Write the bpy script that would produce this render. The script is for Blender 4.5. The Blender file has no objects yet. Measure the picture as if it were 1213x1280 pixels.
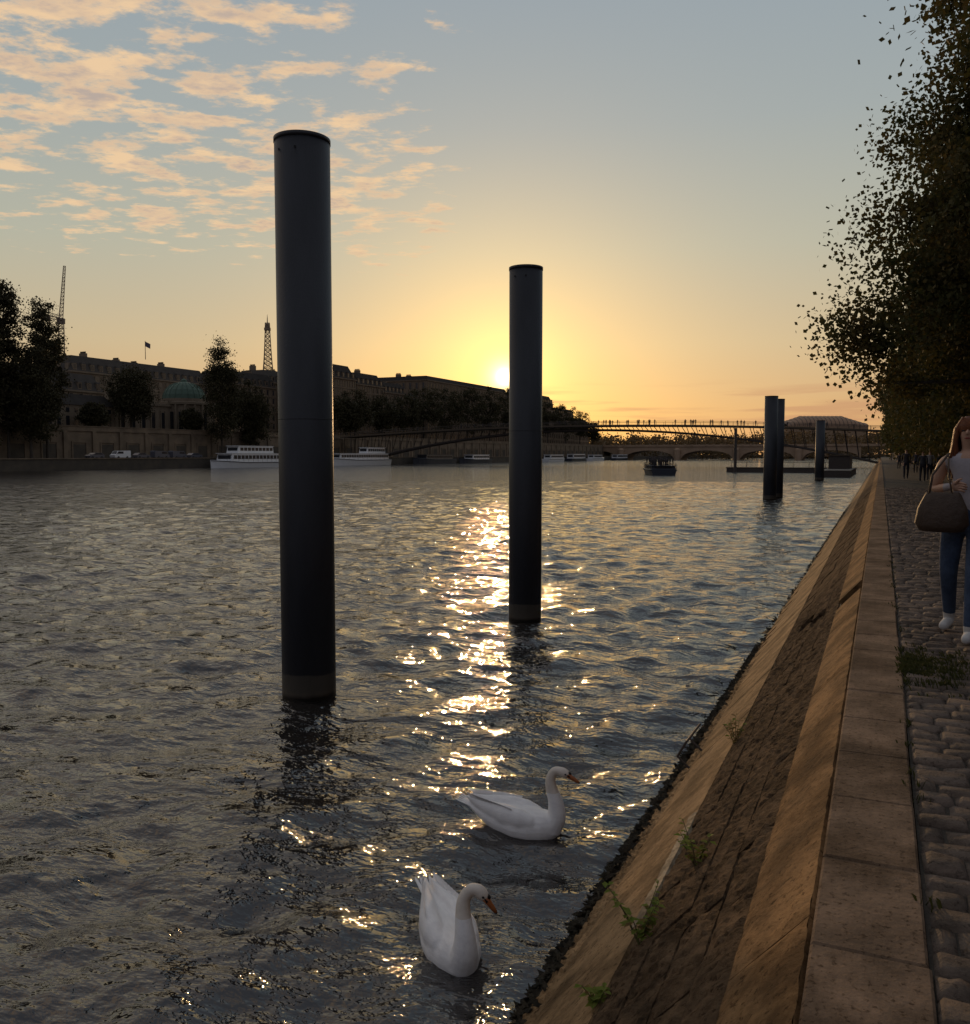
import bpy, bmesh, math, random
import numpy as np
from mathutils import Vector, Matrix
random.seed(7); rng=np.random.default_rng(7)
sc=bpy.context.scene
PSI=math.radians(24.2); CS,SN=math.cos(PSI),math.sin(PSI)
CAMZ=1.4; WZ=-2.1
def W(u,t): return (t*(CS*u-SN), t*(SN*u+CS))
# ---------------------------------------------------------------- materials
def nodes(name):
    m=bpy.data.materials.new(name); m.use_nodes=True
    nt=m.node_tree; return m,nt,nt.nodes,nt.links,nt.nodes['Principled BSDF']
def mat(name,c1,c2=None,scale=4.0,rough=0.8,bump=0.0,bscale=None,metal=0.0,spec=0.3,detail=6,stretch=None,dist=0.02,pits=0,stain=0):
    m,nt,N,L,b=nodes(name)
    b.inputs['Roughness'].default_value=rough; b.inputs['Metallic'].default_value=metal
    b.inputs['Specular IOR Level'].default_value=spec
    c2=c2 or tuple(x*0.75 for x in c1)
    tc=N.new('ShaderNodeTexCoord'); src=tc.outputs['Object']
    if stretch:
        mp=N.new('ShaderNodeMapping'); mp.inputs['Scale'].default_value=stretch; L.new(src,mp.inputs[0]); src=mp.outputs[0]
    n=N.new('ShaderNodeTexNoise'); n.inputs['Scale'].default_value=scale; n.inputs['Detail'].default_value=detail
    n.inputs['Roughness'].default_value=.62
    L.new(src,n.inputs['Vector'])
    r=N.new('ShaderNodeValToRGB'); r.color_ramp.elements[0].position=.35; r.color_ramp.elements[1].position=.65
    r.color_ramp.elements[0].color=(*c1,1); r.color_ramp.elements[1].color=(*c2,1)
    L.new(n.outputs['Fac'],r.inputs[0]); colout=r.outputs[0]
    def over(sc_,det,lo,hi,dark,fac):
        nonlocal colout
        v=N.new('ShaderNodeTexNoise'); v.inputs['Scale'].default_value=sc_; v.inputs['Detail'].default_value=det; v.inputs['Roughness'].default_value=.7; L.new(src,v.inputs['Vector'])
        r3=N.new('ShaderNodeValToRGB'); r3.color_ramp.elements[0].position=lo; r3.color_ramp.elements[1].position=hi; r3.color_ramp.elements[0].color=(*dark,1)
        L.new(v.outputs['Fac'],r3.inputs[0]); mx=N.new('ShaderNodeMix'); mx.data_type='RGBA'; mx.blend_type='MULTIPLY'; mx.inputs[0].default_value=fac
        L.new(colout,mx.inputs[6]); L.new(r3.outputs[0],mx.inputs[7]); colout=mx.outputs[2]
    if pits: over(pits,4,.34,.45,(.30,.27,.24),.9)
    if stain: over(stain,10,.40,.56,(.36,.34,.31),.85)
    L.new(colout,b.inputs['Base Color'])
    if bump>0:
        n2=N.new('ShaderNodeTexNoise'); n2.inputs['Scale'].default_value=bscale or scale*4; n2.inputs['Detail'].default_value=8
        n2.inputs['Roughness'].default_value=.65
        L.new(src,n2.inputs['Vector'])
        bp=N.new('ShaderNodeBump'); bp.inputs['Strength'].default_value=bump; bp.inputs['Distance'].default_value=dist
        L.new(n2.outputs['Fac'],bp.inputs['Height']); L.new(bp.outputs[0],b.inputs['Normal'])
    return m
def leafmat(name,c1,c2,tr=.35,scale=1.2):
    m,nt,N,L,b=nodes(name)
    b.inputs['Roughness'].default_value=.7; b.inputs['Specular IOR Level'].default_value=.2
    tc=N.new('ShaderNodeTexCoord'); n=N.new('ShaderNodeTexNoise'); n.inputs['Scale'].default_value=scale; n.inputs['Detail'].default_value=4
    L.new(tc.outputs['Object'],n.inputs['Vector'])
    r=N.new('ShaderNodeValToRGB'); r.color_ramp.elements[0].position=.35; r.color_ramp.elements[1].position=.65
    r.color_ramp.elements[0].color=(*c1,1); r.color_ramp.elements[1].color=(*c2,1)
    L.new(n.outputs['Fac'],r.inputs[0]); L.new(r.outputs[0],b.inputs['Base Color'])
    t=N.new('ShaderNodeBsdfTranslucent'); L.new(r.outputs[0],t.inputs[0])
    mx=N.new('ShaderNodeMixShader'); mx.inputs[0].default_value=tr
    L.new(b.outputs[0],mx.inputs[1]); L.new(t.outputs[0],mx.inputs[2])
    L.new(mx.outputs[0],N['Material Output'].inputs[0])
    return m
M={}
M['glass']=mat('window_glass',(.02,.022,.025),(.035,.035,.04),rough=.15,spec=.5)
M['lime']=mat('limestone_facade',(.20,.145,.095),(.15,.11,.075),scale=.3,bump=.2,bscale=3)
M['lime2']=mat('pale_facade',(.25,.195,.135),(.19,.145,.10),scale=.3)
M['zinc']=mat('zinc_roof',(.07,.062,.055),(.09,.08,.07),scale=.5,rough=.85,spec=.08)
M['slate']=mat('slate_roof',(.045,.04,.036),(.06,.054,.048),scale=.6,rough=.9,spec=.08)
M['copper']=mat('copper_dome',(.09,.14,.105),(.07,.11,.08),scale=.6,rough=.7)
M['quaywall']=mat('embankment_stone',(.22,.165,.11),(.12,.092,.062),scale=.25,bump=.4,bscale=2)
M['darkquay']=mat('dark_quay_stone',(.06,.05,.04),(.09,.075,.055),scale=.4)  # one dark stone tone, also on wall panels, window bars and chimney pots
M['land']=mat('ground_earth',(.08,.075,.06),(.06,.065,.04),scale=.05)
M['steel']=mat('dark_bridge_steel',(.06,.048,.04),(.08,.065,.055),rough=.6)
M['wood']=mat('deck_wood',(.12,.09,.06),(.08,.06,.04),rough=.8)
M['white']=mat('white_boat_paint',(.75,.75,.74),(.65,.65,.64),rough=.35,spec=.5)
M['navy']=mat('dark_hull_paint',(.03,.035,.05),(.045,.05,.06),rough=.4)
M['black']=mat('black_rubber_and_hole_shade',(.02,.02,.02),(.03,.03,.03))
M['bark']=mat('tree_bark',(.08,.065,.05),(.05,.04,.03),scale=6,bump=.5)
M['leafR']=leafmat('plane_tree_leaves',(.055,.065,.020),(.110,.085,.030),.38,.8)
M['leafL']=leafmat('distant_tree_leaves',(.040,.036,.016),(.060,.052,.022),.15,.3)
M['leafF']=leafmat('haze_toned_leaves',(.12,.08,.04),(.14,.095,.045),.3,.05)  # distance haze is painted into the leaf colour
M['crowd']=mat('dark_clothes',(.03,.03,.035),(.08,.06,.05),scale=1)
# ---------------------------------------------------------------- mesh builder
class MB:
    def __init__(s): s.v=[]; s.f=[]; s.m=[]
    def add(s,vs,fs,mi=0):
        o=len(s.v); s.v+= [tuple(p) for p in vs]; s.f+=[tuple(i+o for i in f) for f in fs]; s.m+=[mi]*len(fs)
    def box(s,x0,x1,y0,y1,z0,z1,mi=0):
        s.add([(x0,y0,z0),(x1,y0,z0),(x1,y1,z0),(x0,y1,z0),(x0,y0,z1),(x1,y0,z1),(x1,y1,z1),(x0,y1,z1)],
              [(0,3,2,1),(4,5,6,7),(0,1,5,4),(1,2,6,5),(2,3,7,6),(3,0,4,7)],mi)
    def frus(s,x0,x1,y0,y1,z0,z1,ins,mi=0):
        s.add([(x0,y0,z0),(x1,y0,z0),(x1,y1,z0),(x0,y1,z0),(x0+ins,y0+ins,z1),(x1-ins,y0+ins,z1),(x1-ins,y1-ins,z1),(x0+ins,y1-ins,z1)],
              [(0,3,2,1),(4,5,6,7),(0,1,5,4),(1,2,6,5),(2,3,7,6),(3,0,4,7)],mi)
    def loft(s,rings,mi=0,cap=True,closed=True):
        n=len(rings[0]); vs=[p for r in rings for p in r]; fs=[]
        for i in range(len(rings)-1):
            for j in range(n if closed else n-1):
                k=(j+1)%n; fs.append((i*n+j,i*n+k,(i+1)*n+k,(i+1)*n+j))
        if cap: fs.append(tuple(range(n))[::-1]); fs.append(tuple((len(rings)-1)*n+j for j in range(n)))
        s.add(vs,fs,mi)
    def tube(s,pts,rad,n=8,mi=0,flat=1.0):
        pts=[Vector(p) for p in pts]; rings=[]; ref=None
        for i,p in enumerate(pts):
            d=(pts[min(i+1,len(pts)-1)]-pts[max(i-1,0)]).normalized()
            if ref is None:
                ref=Vector((0,0,1)) if abs(d.z)<.9 else Vector((1,0,0))
            a=(ref-d*ref.dot(d)).normalized(); b=d.cross(a); ref=a
            rings.append([p+a*rad[i]*math.cos(2*math.pi*k/n)+b*rad[i]*flat*math.sin(2*math.pi*k/n) for k in range(n)])
        s.loft(rings,mi)
    def ell(s,c,r,mi=0,nu=14,nv=9,rot=None):
        rings=[]
        for i in range(1,nv):
            ph=math.pi*i/nv
            rings.append([Vector((r[0]*math.sin(ph)*math.cos(2*math.pi*k/nu),r[1]*math.sin(ph)*math.sin(2*math.pi*k/nu),-r[2]*math.cos(ph))) for k in range(nu)])
        if rot: rings=[[rot@p for p in q] for q in rings]
        s.loft([[p+Vector(c) for p in q] for q in rings],mi)
    def lathe(s,c,prof,n=24,mi=0):
        s.loft([[(c[0]+r*math.cos(2*math.pi*k/n),c[1]+r*math.sin(2*math.pi*k/n),c[2]+z) for k in range(n)] for r,z in prof],mi)
    def obj(s,name,mats,loc=(0,0,0),rz=0,smooth=False,parent=None,sc_=1):
        me=bpy.data.meshes.new(name); me.from_pydata(s.v,[],s.f)
        for m in mats: me.materials.append(m)
        me.polygons.foreach_set('material_index',s.m)
        if smooth: me.polygons.foreach_set('use_smooth',[True]*len(s.f))
        me.update(); o=bpy.data.objects.new(name,me); sc.collection.objects.link(o)
        bm=bmesh.new(); bm.from_mesh(me); bmesh.ops.recalc_face_normals(bm,faces=bm.faces); bm.to_mesh(me); bm.free()
        o.location=loc; o.rotation_euler=(0,0,rz); o.scale=(sc_,)*3
        if parent: o.parent=parent
        return o
def empty(name,loc=(0,0,0),rz=0,s=1):
    e=bpy.data.objects.new(name,None); sc.collection.objects.link(e); e.location=loc; e.rotation_euler=(0,0,rz); e.scale=(s,)*3; return e
def fast(name,V,F,mi,mats):
    me=bpy.data.meshes.new(name); V=np.asarray(V,np.float32); F=np.asarray(F,np.int32); n,k=F.shape
    me.vertices.add(len(V)); me.vertices.foreach_set('co',V.ravel())
    me.loops.add(n*k); me.loops.foreach_set('vertex_index',F.ravel())
    me.polygons.add(n); me.polygons.foreach_set('loop_start',np.arange(0,n*k,k,dtype=np.int32))
    try: me.polygons.foreach_set('loop_total',np.full(n,k,np.int32))
    except Exception: pass
    for m in mats: me.materials.append(m)
    if mi is not None: me.polygons.foreach_set('material_index',np.asarray(mi,np.int32))
    me.update(calc_edges=True); me.validate()
    o=bpy.data.objects.new(name,me); sc.collection.objects.link(o); return o
# ---------------------------------------------------------------- trees
def leafcloud(cent,sig,per,size):
    K=len(cent); N=K*per
    c=np.repeat(cent,per,axis=0)+rng.normal(size=(N,3))*np.repeat(sig,per)[:,None]*np.array([1,1,.75])
    a=rng.normal(size=(N,3)); a/=np.linalg.norm(a,axis=1)[:,None]
    b=np.cross(a,rng.normal(size=(N,3))); b/=np.linalg.norm(b,axis=1)[:,None]
    s=size*rng.uniform(.6,1.3,N)[:,None]
    V=np.stack([c+a*s,c+b*s*.75+a*s*.1,c-a*s*.8,c-b*s*.75+a*s*.1],1).reshape(-1,3)
    F=np.arange(4*N).reshape(-1,4); return V,F
def tree(name,x,y,z0,h,crowns,K,per,size,sig,tr,lm,extra=None,limbs=10):
    vol=np.array([c[3]*c[4]*c[5] for c in crowns]); vol=vol/vol.sum(); C=[]
    for c,w in zip(crowns,vol):
        k=max(3,int(K*w)); d=rng.normal(size=(k,3)); d/=np.linalg.norm(d,axis=1)[:,None]
        r=rng.uniform(0.15,1,k)**.45
        C.append(d*r[:,None]*np.array(c[3:6])*rng.uniform(.82,1.1,k)[:,None]+np.array(c[:3]))
    if extra is not None:
        ex=np.array(extra); C.append(np.concatenate([ex,ex*np.array([.8,1,1])+rng.normal(size=ex.shape)*.3]))
    C=np.concatenate(C)
    sg=sig*rng.uniform(.5,1.2,len(C))
    V,F=leafcloud(C,sg,per,size)
    mb=MB(); top=h*.85
    P=[(random.uniform(-.02,.02)*h*(i/5),random.uniform(-.02,.02)*h*(i/5),top*i/5-.3) for i in range(6)]
    mb.tube(P,[tr*1.25]+[tr*(1-i/5.6) for i in range(1,6)],7)
    idx=rng.choice(len(C),min(limbs,len(C)),replace=False)
    for i in idx:
        q=Vector(C[i]); hd=math.hypot(q.x,q.y); zz=max(h*.13,min(top*.8,q.z-hd*.9)); p=Vector((0,0,zz)); md=p.lerp(q,.5)+Vector((random.gauss(0,.2),random.gauss(0,.2),hd*.12))
        mb.tube([p,md,q],[tr*.35,tr*.2,tr*.05],5)
    tv=np.array(mb.v)
    tf=[f for f in mb.f if len(f)==4]
    V=np.concatenate([tv,V]); F=np.concatenate([np.array(tf),F+len(tv)])
    mi=np.array([0]*len(tf)+[1]*(len(F)-len(tf)))
    o=fast(name,V,F,mi,[M['bark'],lm]); o.location=(x,y,z0); return o
# ---------------------------------------------------------------- world
w=bpy.data.worlds.new('World'); sc.world=w; w.use_nodes=True
N=w.node_tree.nodes; L=w.node_tree.links; bg=N['Background']
SUN_AZ=PSI-math.radians(1.25); SUN_EL=math.radians(5.05)
sd=Vector((-math.sin(SUN_AZ)*math.cos(SUN_EL),math.cos(SUN_AZ)*math.cos(SUN_EL),math.sin(SUN_EL)))
tc=N.new('ShaderNodeTexCoord'); D=tc.outputs['Generated']
def lk(a,i):
    if isinstance(a,(int,float)): i.default_value=a
    else: L.new(a,i)
def mth(op,a,b=0.0,c=None,clamp=False):
    n=N.new('ShaderNodeMath'); n.operation=op; n.use_clamp=clamp; lk(a,n.inputs[0]); lk(b,n.inputs[1])
    if c is not None: lk(c,n.inputs[2])
    return n.outputs[0]
def dot(v):
    n=N.new('ShaderNodeVectorMath'); n.operation='DOT_PRODUCT'; L.new(D,n.inputs[0]); n.inputs[1].default_value=v; return n.outputs['Value']
def smooth(x,a,b):
    n=N.new('ShaderNodeMapRange'); n.interpolation_type='SMOOTHSTEP'; lk(x,n.inputs['Value'])
    n.inputs['From Min'].default_value=a; n.inputs['From Max'].default_value=b; return n.outputs[0]
def mix(f,a,b,mode='MIX'):
    n=N.new('ShaderNodeMix'); n.data_type='RGBA'; n.blend_type=mode; lk(f,n.inputs[0])
    for s,i in ((a,6),(b,7)):
        if isinstance(s,tuple): n.inputs[i].default_value=(*s,1)
        else: L.new(s,n.inputs[i])
    return n.outputs[2]
def ramp(x,st):
    r=N.new('ShaderNodeValToRGB'); cr=r.color_ramp
    while len(cr.elements)<len(st): cr.elements.new(.5)
    for e,(p,c) in zip(cr.elements,st): e.position=p; e.color=(*c,1)
    L.new(x,r.inputs[0]); return r.outputs[0]
z=dot((0,0,1)); zc=mth('MAXIMUM',z,0.0)
front=ramp(zc,[(0,(.64,.34,.15)),(.05,(.66,.41,.20)),(.12,(.62,.49,.30)),(.22,(.49,.49,.39)),(.34,(.38,.43,.43)),(.5,(.31,.38,.44)),(1,(.31,.33,.38))])
back=ramp(zc,[(0,(.18,.15,.15)),(.2,(.20,.19,.22)),(.5,(.23,.245,.30)),(1,(.31,.33,.38))])
az=dot((-math.sin(SUN_AZ),math.cos(SUN_AZ),0))
col=mix(smooth(az,-.3,.85),back,front)
sky=N.new('ShaderNodeTexSky'); sky.sky_type='NISHITA'; sky.sun_disc=False; sky.sun_elevation=SUN_EL; sky.sun_rotation=-SUN_AZ
sky.dust_density=1.5
nis=mix(1.0,sky.outputs[0],(.06,.06,.06),'MULTIPLY')
col=mix(.12,col,nis)
g=mth('MAXIMUM',dot(tuple(sd)),0.0)
def glow(n,c):
    global col
    col=mix(mth('POWER',g,float(n)),col,tuple(c),'ADD')
glow(20,(.05,.015,.0)); glow(70,(.34,.18,.0)); glow(500,(.45,.32,.06)); glow(7000,(1.0,.9,.6)); glow(50000,(3,2.7,2))
Lr=mth('DIVIDE',dot((CS,SN,0)),mth('MAXIMUM',z,.02)); Df=mth('DIVIDE',dot((-SN,CS,0)),mth('MAXIMUM',z,.02))
cb=N.new('ShaderNodeCombineXYZ'); L.new(Lr,cb.inputs[0]); L.new(Df,cb.inputs[1])
def cn(scale,det,off,rough=.55):
    mp=N.new('ShaderNodeMapping'); mp.inputs['Location'].default_value=off; mp.inputs['Rotation'].default_value=(0,0,.35); mp.inputs['Scale'].default_value=(.8,1.0,1)
    L.new(cb.outputs[0],mp.inputs[0]); n=N.new('ShaderNodeTexNoise'); n.inputs['Scale'].default_value=scale; n.inputs['Detail'].default_value=det; n.inputs['Roughness'].default_value=rough
    L.new(mp.outputs[0],n.inputs['Vector']); return n.outputs['Fac']
big=cn(1.0,2,(3.2,1.1,0)); fine=cn(6.2,10,(0.3,.7,0),.62)
dens=mth('ADD',mth('MULTIPLY',fine,.80),mth('MULTIPLY',big,.23))
u=mth('DIVIDE',Lr,mth('MAXIMUM',Df,.1))
lim=mth('MULTIPLY',smooth(u,.14,-.12),smooth(z,.14,.24))
dens=mth('ADD',dens,mth('MULTIPLY',mth('SUBTRACT',lim,1.0),.30))
cov=mth('MULTIPLY',smooth(dens,.485,.60),smooth(az,0,.3))
shade=smooth(dens,.53,.68)
ccol=mix(shade,(.86,.58,.34),(.50,.40,.34))
ccol=mix(smooth(cn(6.5,5,(1.3,.2,0)),.42,.62),ccol,(.90,.62,.36))
col=mix(mth('MULTIPLY',cov,.88),col,ccol)
st=N.new('ShaderNodeMapping'); st.inputs['Scale'].default_value=(3,3,55); L.new(D,st.inputs[0])
sn=N.new('ShaderNodeTexNoise'); sn.inputs['Scale'].default_value=1.6; sn.inputs['Detail'].default_value=5; L.new(st.outputs[0],sn.inputs['Vector'])
stm=mth('MULTIPLY',smooth(sn.outputs['Fac'],.50,.64),mth('MULTIPLY',smooth(z,.012,.03),smooth(z,.085,.06)))
col=mix(mth('MULTIPLY',stm,.5),col,(.55,.27,.15))
L.new(col,bg.inputs[0]); bg.inputs[1].default_value=1.0
sun=bpy.data.lights.new('sun','SUN'); sun.energy=.85; sun.angle=math.radians(.55); sun.color=(1,.60,.28)
so=bpy.data.objects.new('sun',sun); sc.collection.objects.link(so); so.rotation_euler=(-sd).to_track_quat('-Z','Y').to_euler()
# ---------------------------------------------------------------- camera
cam=bpy.data.cameras.new('camera'); co=bpy.data.objects.new('camera',cam); sc.collection.objects.link(co); sc.camera=co
cam.sensor_fit='HORIZONTAL'; cam.sensor_width=36; cam.lens=36*1100/1213; cam.clip_end=8000; cam.clip_start=.05
co.location=(0,0,CAMZ); co.rotation_euler=(math.radians(90-3.69),0,PSI)
sc.view_settings.view_transform='Standard'; sc.view_settings.look='None'; sc.view_settings.exposure=0
# ---------------------------------------------------------------- water
def water():
    r=[2.2]
    while r[-1]<2600: r.append(r[-1]*(1.0046 if r[-1]<120 else 1.02))
    r=np.array(r); dr=np.gradient(r)
    a=np.radians(np.arange(-64,48,.23))
    R,A=np.meshgrid(r,a,indexing='ij')
    Lx=R*np.sin(A); Dy=R*np.cos(A); X=CS*Lx-SN*Dy; Y=SN*Lx+CS*Dy
    sp=np.maximum(dr,r*math.radians(.23))[:,None]
    Z=np.zeros_like(X)
    g2=np.random.default_rng(3)
    base=math.atan2(CS,-SN)
    for i in range(84):
        lam=.12*(3.0/.12)**(i/83.0)*g2.uniform(.9,1.1); k=2*math.pi/lam
        th=base+g2.normal()*.55+(.4 if i%3 else -.5)
        slope=.030*(1.45 if .4<lam<1.8 else .8)
        ph=g2.uniform(0,6.28)
        f=np.clip((lam/sp-2.5)/3.0,0,1)
        arg=k*(X*math.cos(th)+Y*math.sin(th))+ph+.6*np.sin(.37*k*(X*math.sin(th)-Y*math.cos(th))+ph*2)
        Z+=f*slope/k*(np.sin(arg)+.3*np.cos(2*arg))
    pm=.78+.22*np.sin(X*.35+1.3*np.sin(Y*.21))*np.sin(Y*.28+np.sin(X*.3))
    Z=Z*pm+WZ
    nr,na=X.shape; V=np.stack([X,Y,Z],-1).reshape(-1,3)
    i=np.arange(nr-1)[:,None]*na+np.arange(na-1)[None,:]
    F=np.stack([i,i+1,i+na+1,i+na],-1).reshape(-1,4)
    nv=len(V); V=np.concatenate([V,[[-2000,-800,-2.6],[400,-800,-2.6],[400,3000,-2.6],[-2000,3000,-2.6]]]); F=np.concatenate([F,[[nv,nv+1,nv+2,nv+3]]])
    m,nt,N_,L_,b=nodes('river_water')
    b.inputs['Base Color'].default_value=(.022,.019,.017,1); b.inputs['Roughness'].default_value=.05; b.inputs['IOR'].default_value=1.75
    b.inputs['Specular IOR Level'].default_value=.5
    t=N_.new('ShaderNodeTexCoord')
    mp=N_.new('ShaderNodeMapping'); mp.inputs['Rotation'].default_value=(0,0,-.35); mp.inputs['Scale'].default_value=(.7,1.2,1); L_.new(t.outputs['Object'],mp.inputs[0])
    n1=N_.new('ShaderNodeTexNoise'); n1.inputs['Scale'].default_value=8; n1.inputs['Detail'].default_value=3; L_.new(mp.outputs[0],n1.inputs['Vector'])
    n2=N_.new('ShaderNodeTexNoise'); n2.inputs['Scale'].default_value=1.3; n2.inputs['Detail'].default_value=5; L_.new(mp.outputs[0],n2.inputs['Vector'])
    b1=N_.new('ShaderNodeBump'); b1.inputs['Strength'].default_value=.5; b1.inputs['Distance'].default_value=.05; L_.new(n1.outputs['Fac'],b1.inputs['Height'])
    b2=N_.new('ShaderNodeBump'); b2.inputs['Strength'].default_value=.85; b2.inputs['Distance'].default_value=.34; L_.new(n2.outputs['Fac'],b2.inputs['Height']); L_.new(b1.outputs[0],b2.inputs['Normal'])
    L_.new(b2.outputs[0],b.inputs['Normal'])
    o=fast('water',V,F,None,[m]); o.data.polygons.foreach_set('use_smooth',[True]*len(F))
water()
# ---------------------------------------------------------------- quay slope, kerb, path
capm=mat('kerb_stone',(.31,.205,.13),(.17,.115,.075),scale=3.5,rough=.9,bump=.9,bscale=34,dist=.014,pits=42,stain=1.3,spec=.15)
slabm=mat('bevel_stone',(.42,.24,.105),(.21,.125,.06),scale=3.6,rough=.9,bump=1.0,bscale=22,dist=.025,pits=32,spec=.12,stain=2.2)
roughm=mat('rough_masonry',(.25,.16,.09),(.11,.072,.042),scale=7,rough=.95,bump=1.0,bscale=13,dist=.10,pits=18,spec=.12,stain=3)
lowm=mat('lower_slab_stone',(.44,.28,.14),(.24,.155,.08),scale=2.3,rough=.85,bump=.9,bscale=18,dist=.025,pits=24,spec=.12,stain=1.6)
wetshadem=mat('wet_algae_and_slot_shade',(.022,.020,.013),(.06,.045,.025),scale=6,rough=.75,bump=1.0,bscale=16,dist=.08,spec=.3)
jointm=mat('dark_mortar',(.07,.052,.037),(.04,.03,.022),scale=10,bump=.5)
palem=mat('pale_mortar',(.46,.37,.25),(.28,.21,.13),scale=5,bump=.5,stain=4)
E0=Vector((-.147,0,0)); dS=Vector((-1.853,0,-2.1)).normalized(); nS=Vector((-2.1,0,1.853)).normalized()
def SP(s,y,h): p=E0+dS*s+nS*h; return (p.x,y,p.z)
def hump(x,y,sd_=0): return math.sin(x*17+sd_)*math.cos(y*15+sd_*1.7)+.6*math.sin(x*41+y*37+sd_)+.5*math.cos(y*73-x*61+sd_)
def slope_block(mb,s0,s1,y0,y1,h,amp,nx,ny,mi,bev=.012):
    sd_=random.uniform(0,20); o=len(mb.v)
    for i in range(nx+1):
        for j in range(ny+1):
            s=s0+(s1-s0)*i/nx; y=y0+(y1-y0)*j/ny
            edge=(i in(0,nx)) or (j in (0,ny))
            if edge: s+=random.gauss(0,.003) if 0<j<ny else 0; y+=random.gauss(0,.003) if 0<i<nx else 0
            hh=h+(amp*(hump(s,y,sd_)+random.gauss(0,.35)) if not edge else -bev)
            mb.v.append(SP(s,y,hh))
    for i in range(nx):
        for j in range(ny):
            a=o+i*(ny+1)+j; mb.f.append((a,a+1,a+ny+2,a+ny+1)); mb.m.append(mi)
    A=[SP(s0,y0,h-bev),SP(s1,y0,h-bev),SP(s1,y1,h-bev),SP(s0,y1,h-bev)]; B=[SP(s0,y0,-.38),SP(s1,y0,-.38),SP(s1,y1,-.38),SP(s0,y1,-.38)]
    mb.add(A+B,[(0,1,5,4),(1,2,6,5),(2,3,7,6),(3,0,4,7)],mi)
mb=MB(); YE=46
def row(s0,s1,Lmin,Lmax,h,hv,amp,mi,res,gap=.007,skip=(),bev=.01):
    y=-1.5-random.uniform(0,.5)
    while y<YE:
        l=random.uniform(Lmin,Lmax)
        jump=False
        for a,b in skip:
            if y<a-.01 and a<y+l+.15: l=a-y
            elif a-.02<=y<b: y=b; jump=True
        if jump: continue
        near=y<14
        nx=max(2,int((s1-s0)/res)) if near else 2; ny=max(2,int(l/res)) if near else 2
        slope_block(mb,s0+gap,s1-gap,y+gap,y+l-gap,h+random.uniform(-hv,hv),amp,nx,ny,mi,bev)
        y+=l
row(0.03,.40,.9,1.3,0,.002,.0012,0,.05,.003,skip=((10.3,10.95),),bev=.006)
ss=[.40,.66,.92,1.20,1.46]
sk={.66:((11.15,11.75),),.92:((11.75,12.5),)}
for a,b in zip(ss[:-1],ss[1:]): row(a,b,.35,.75,-.008,.009,.007,1,.03,.006,skip=sk.get(a,()))
row(1.46,2.3,1.1,1.9,.002,.004,.0015,2,.08,.003,bev=.006)
row(2.3,2.60,.3,.8,-.005,.012,.010,2,.03,.004)
row(2.60,3.3,.3,.7,-.02,.02,.03,3,.03,.0)
def strip(s0,s1,h,y0,y1,mi): mb.add([SP(s0,y0,h),SP(s1,y0,h),SP(s1,y1,h),SP(s0,y1,h)],[(0,1,2,3)],mi)
strip(0,4.2,-.37,-8,YE,3); strip(.385,1.47,-.035,-8,11.10,4); strip(.385,1.47,-.035,12.55,YE,4); strip(1.45,2.62,-.03,-8,YE,4); strip(.02,.415,-.03,-8,10.25,4); strip(.02,.415,-.03,11.0,YE,4)  # first strip: dark backing that paints the shade inside the drain slots
for a,b,mi in ((0,.4,0),(.4,1.46,1),(1.46,2.3,2),(2.3,4.2,3)): strip(a,b,0,YE,900,mi)
slope_block(mb,1.44,1.54,4.5,6.1,.010,.003,5,50,5,.008)
mb.obj('sloped_quay_wall',[slabm,roughm,lowm,wetshadem,jointm,palem])
mb=MB()
for i in range(2600):
    y=random.uniform(1,16) if i<2000 else random.uniform(16,60); s=2.66+random.gauss(0,.09); r=random.uniform(.006,.022)
    p=Vector(SP(s,y,.012)) 
    for k in range(2):
        a=random.uniform(0,6.28); d=Vector((math.cos(a),math.sin(a),random.uniform(-.3,.8))).normalized()*r*2; e_=d.orthogonal().normalized()*r
        mb.add([p-d,p+e_,p+d*1.4,p-e_],[(0,1,2,3)])
mb.obj('waterline_algae',[wetshadem])
mb=MB()
def slab(x0,x1,y0,y1,zt,b=.008,t=.2,mi=0):
    mb.add([(x0,y0,zt-t),(x1,y0,zt-t),(x1,y1,zt-t),(x0,y1,zt-t),(x0,y0,zt-b),(x1,y0,zt-b),(x1,y1,zt-b),(x0,y1,zt-b),
        (x0+b,y0+b,zt),(x1-b,y0+b,zt),(x1-b,y1-b,zt),(x0+b,y1-b,zt)],
        [(0,1,5,4),(1,2,6,5),(2,3,7,6),(3,0,4,7),(4,5,9,8),(5,6,10,9),(6,7,11,10),(7,4,8,11),(8,9,10,11)],mi)
yy=[2.73-.62*7+i*.605 for i in range(90)]
for i in range(89): slab(-.150,.160+random.uniform(-.006,.006),yy[i]+.002,yy[i+1]-.002,random.uniform(-.003,.003),b=.008)
mb.box(-.15,.16,yy[-1]+.01,900,-.2,0)
mb.obj('stone_kerb',[capm])
cobm=mat('cobblestone',(.20,.15,.115),(.11,.083,.065),scale=5,rough=.8,bump=.9,bscale=24,dist=.025,spec=.3,pits=30,stain=1.5)
mb=MB(); y=-.5; k=0
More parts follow.
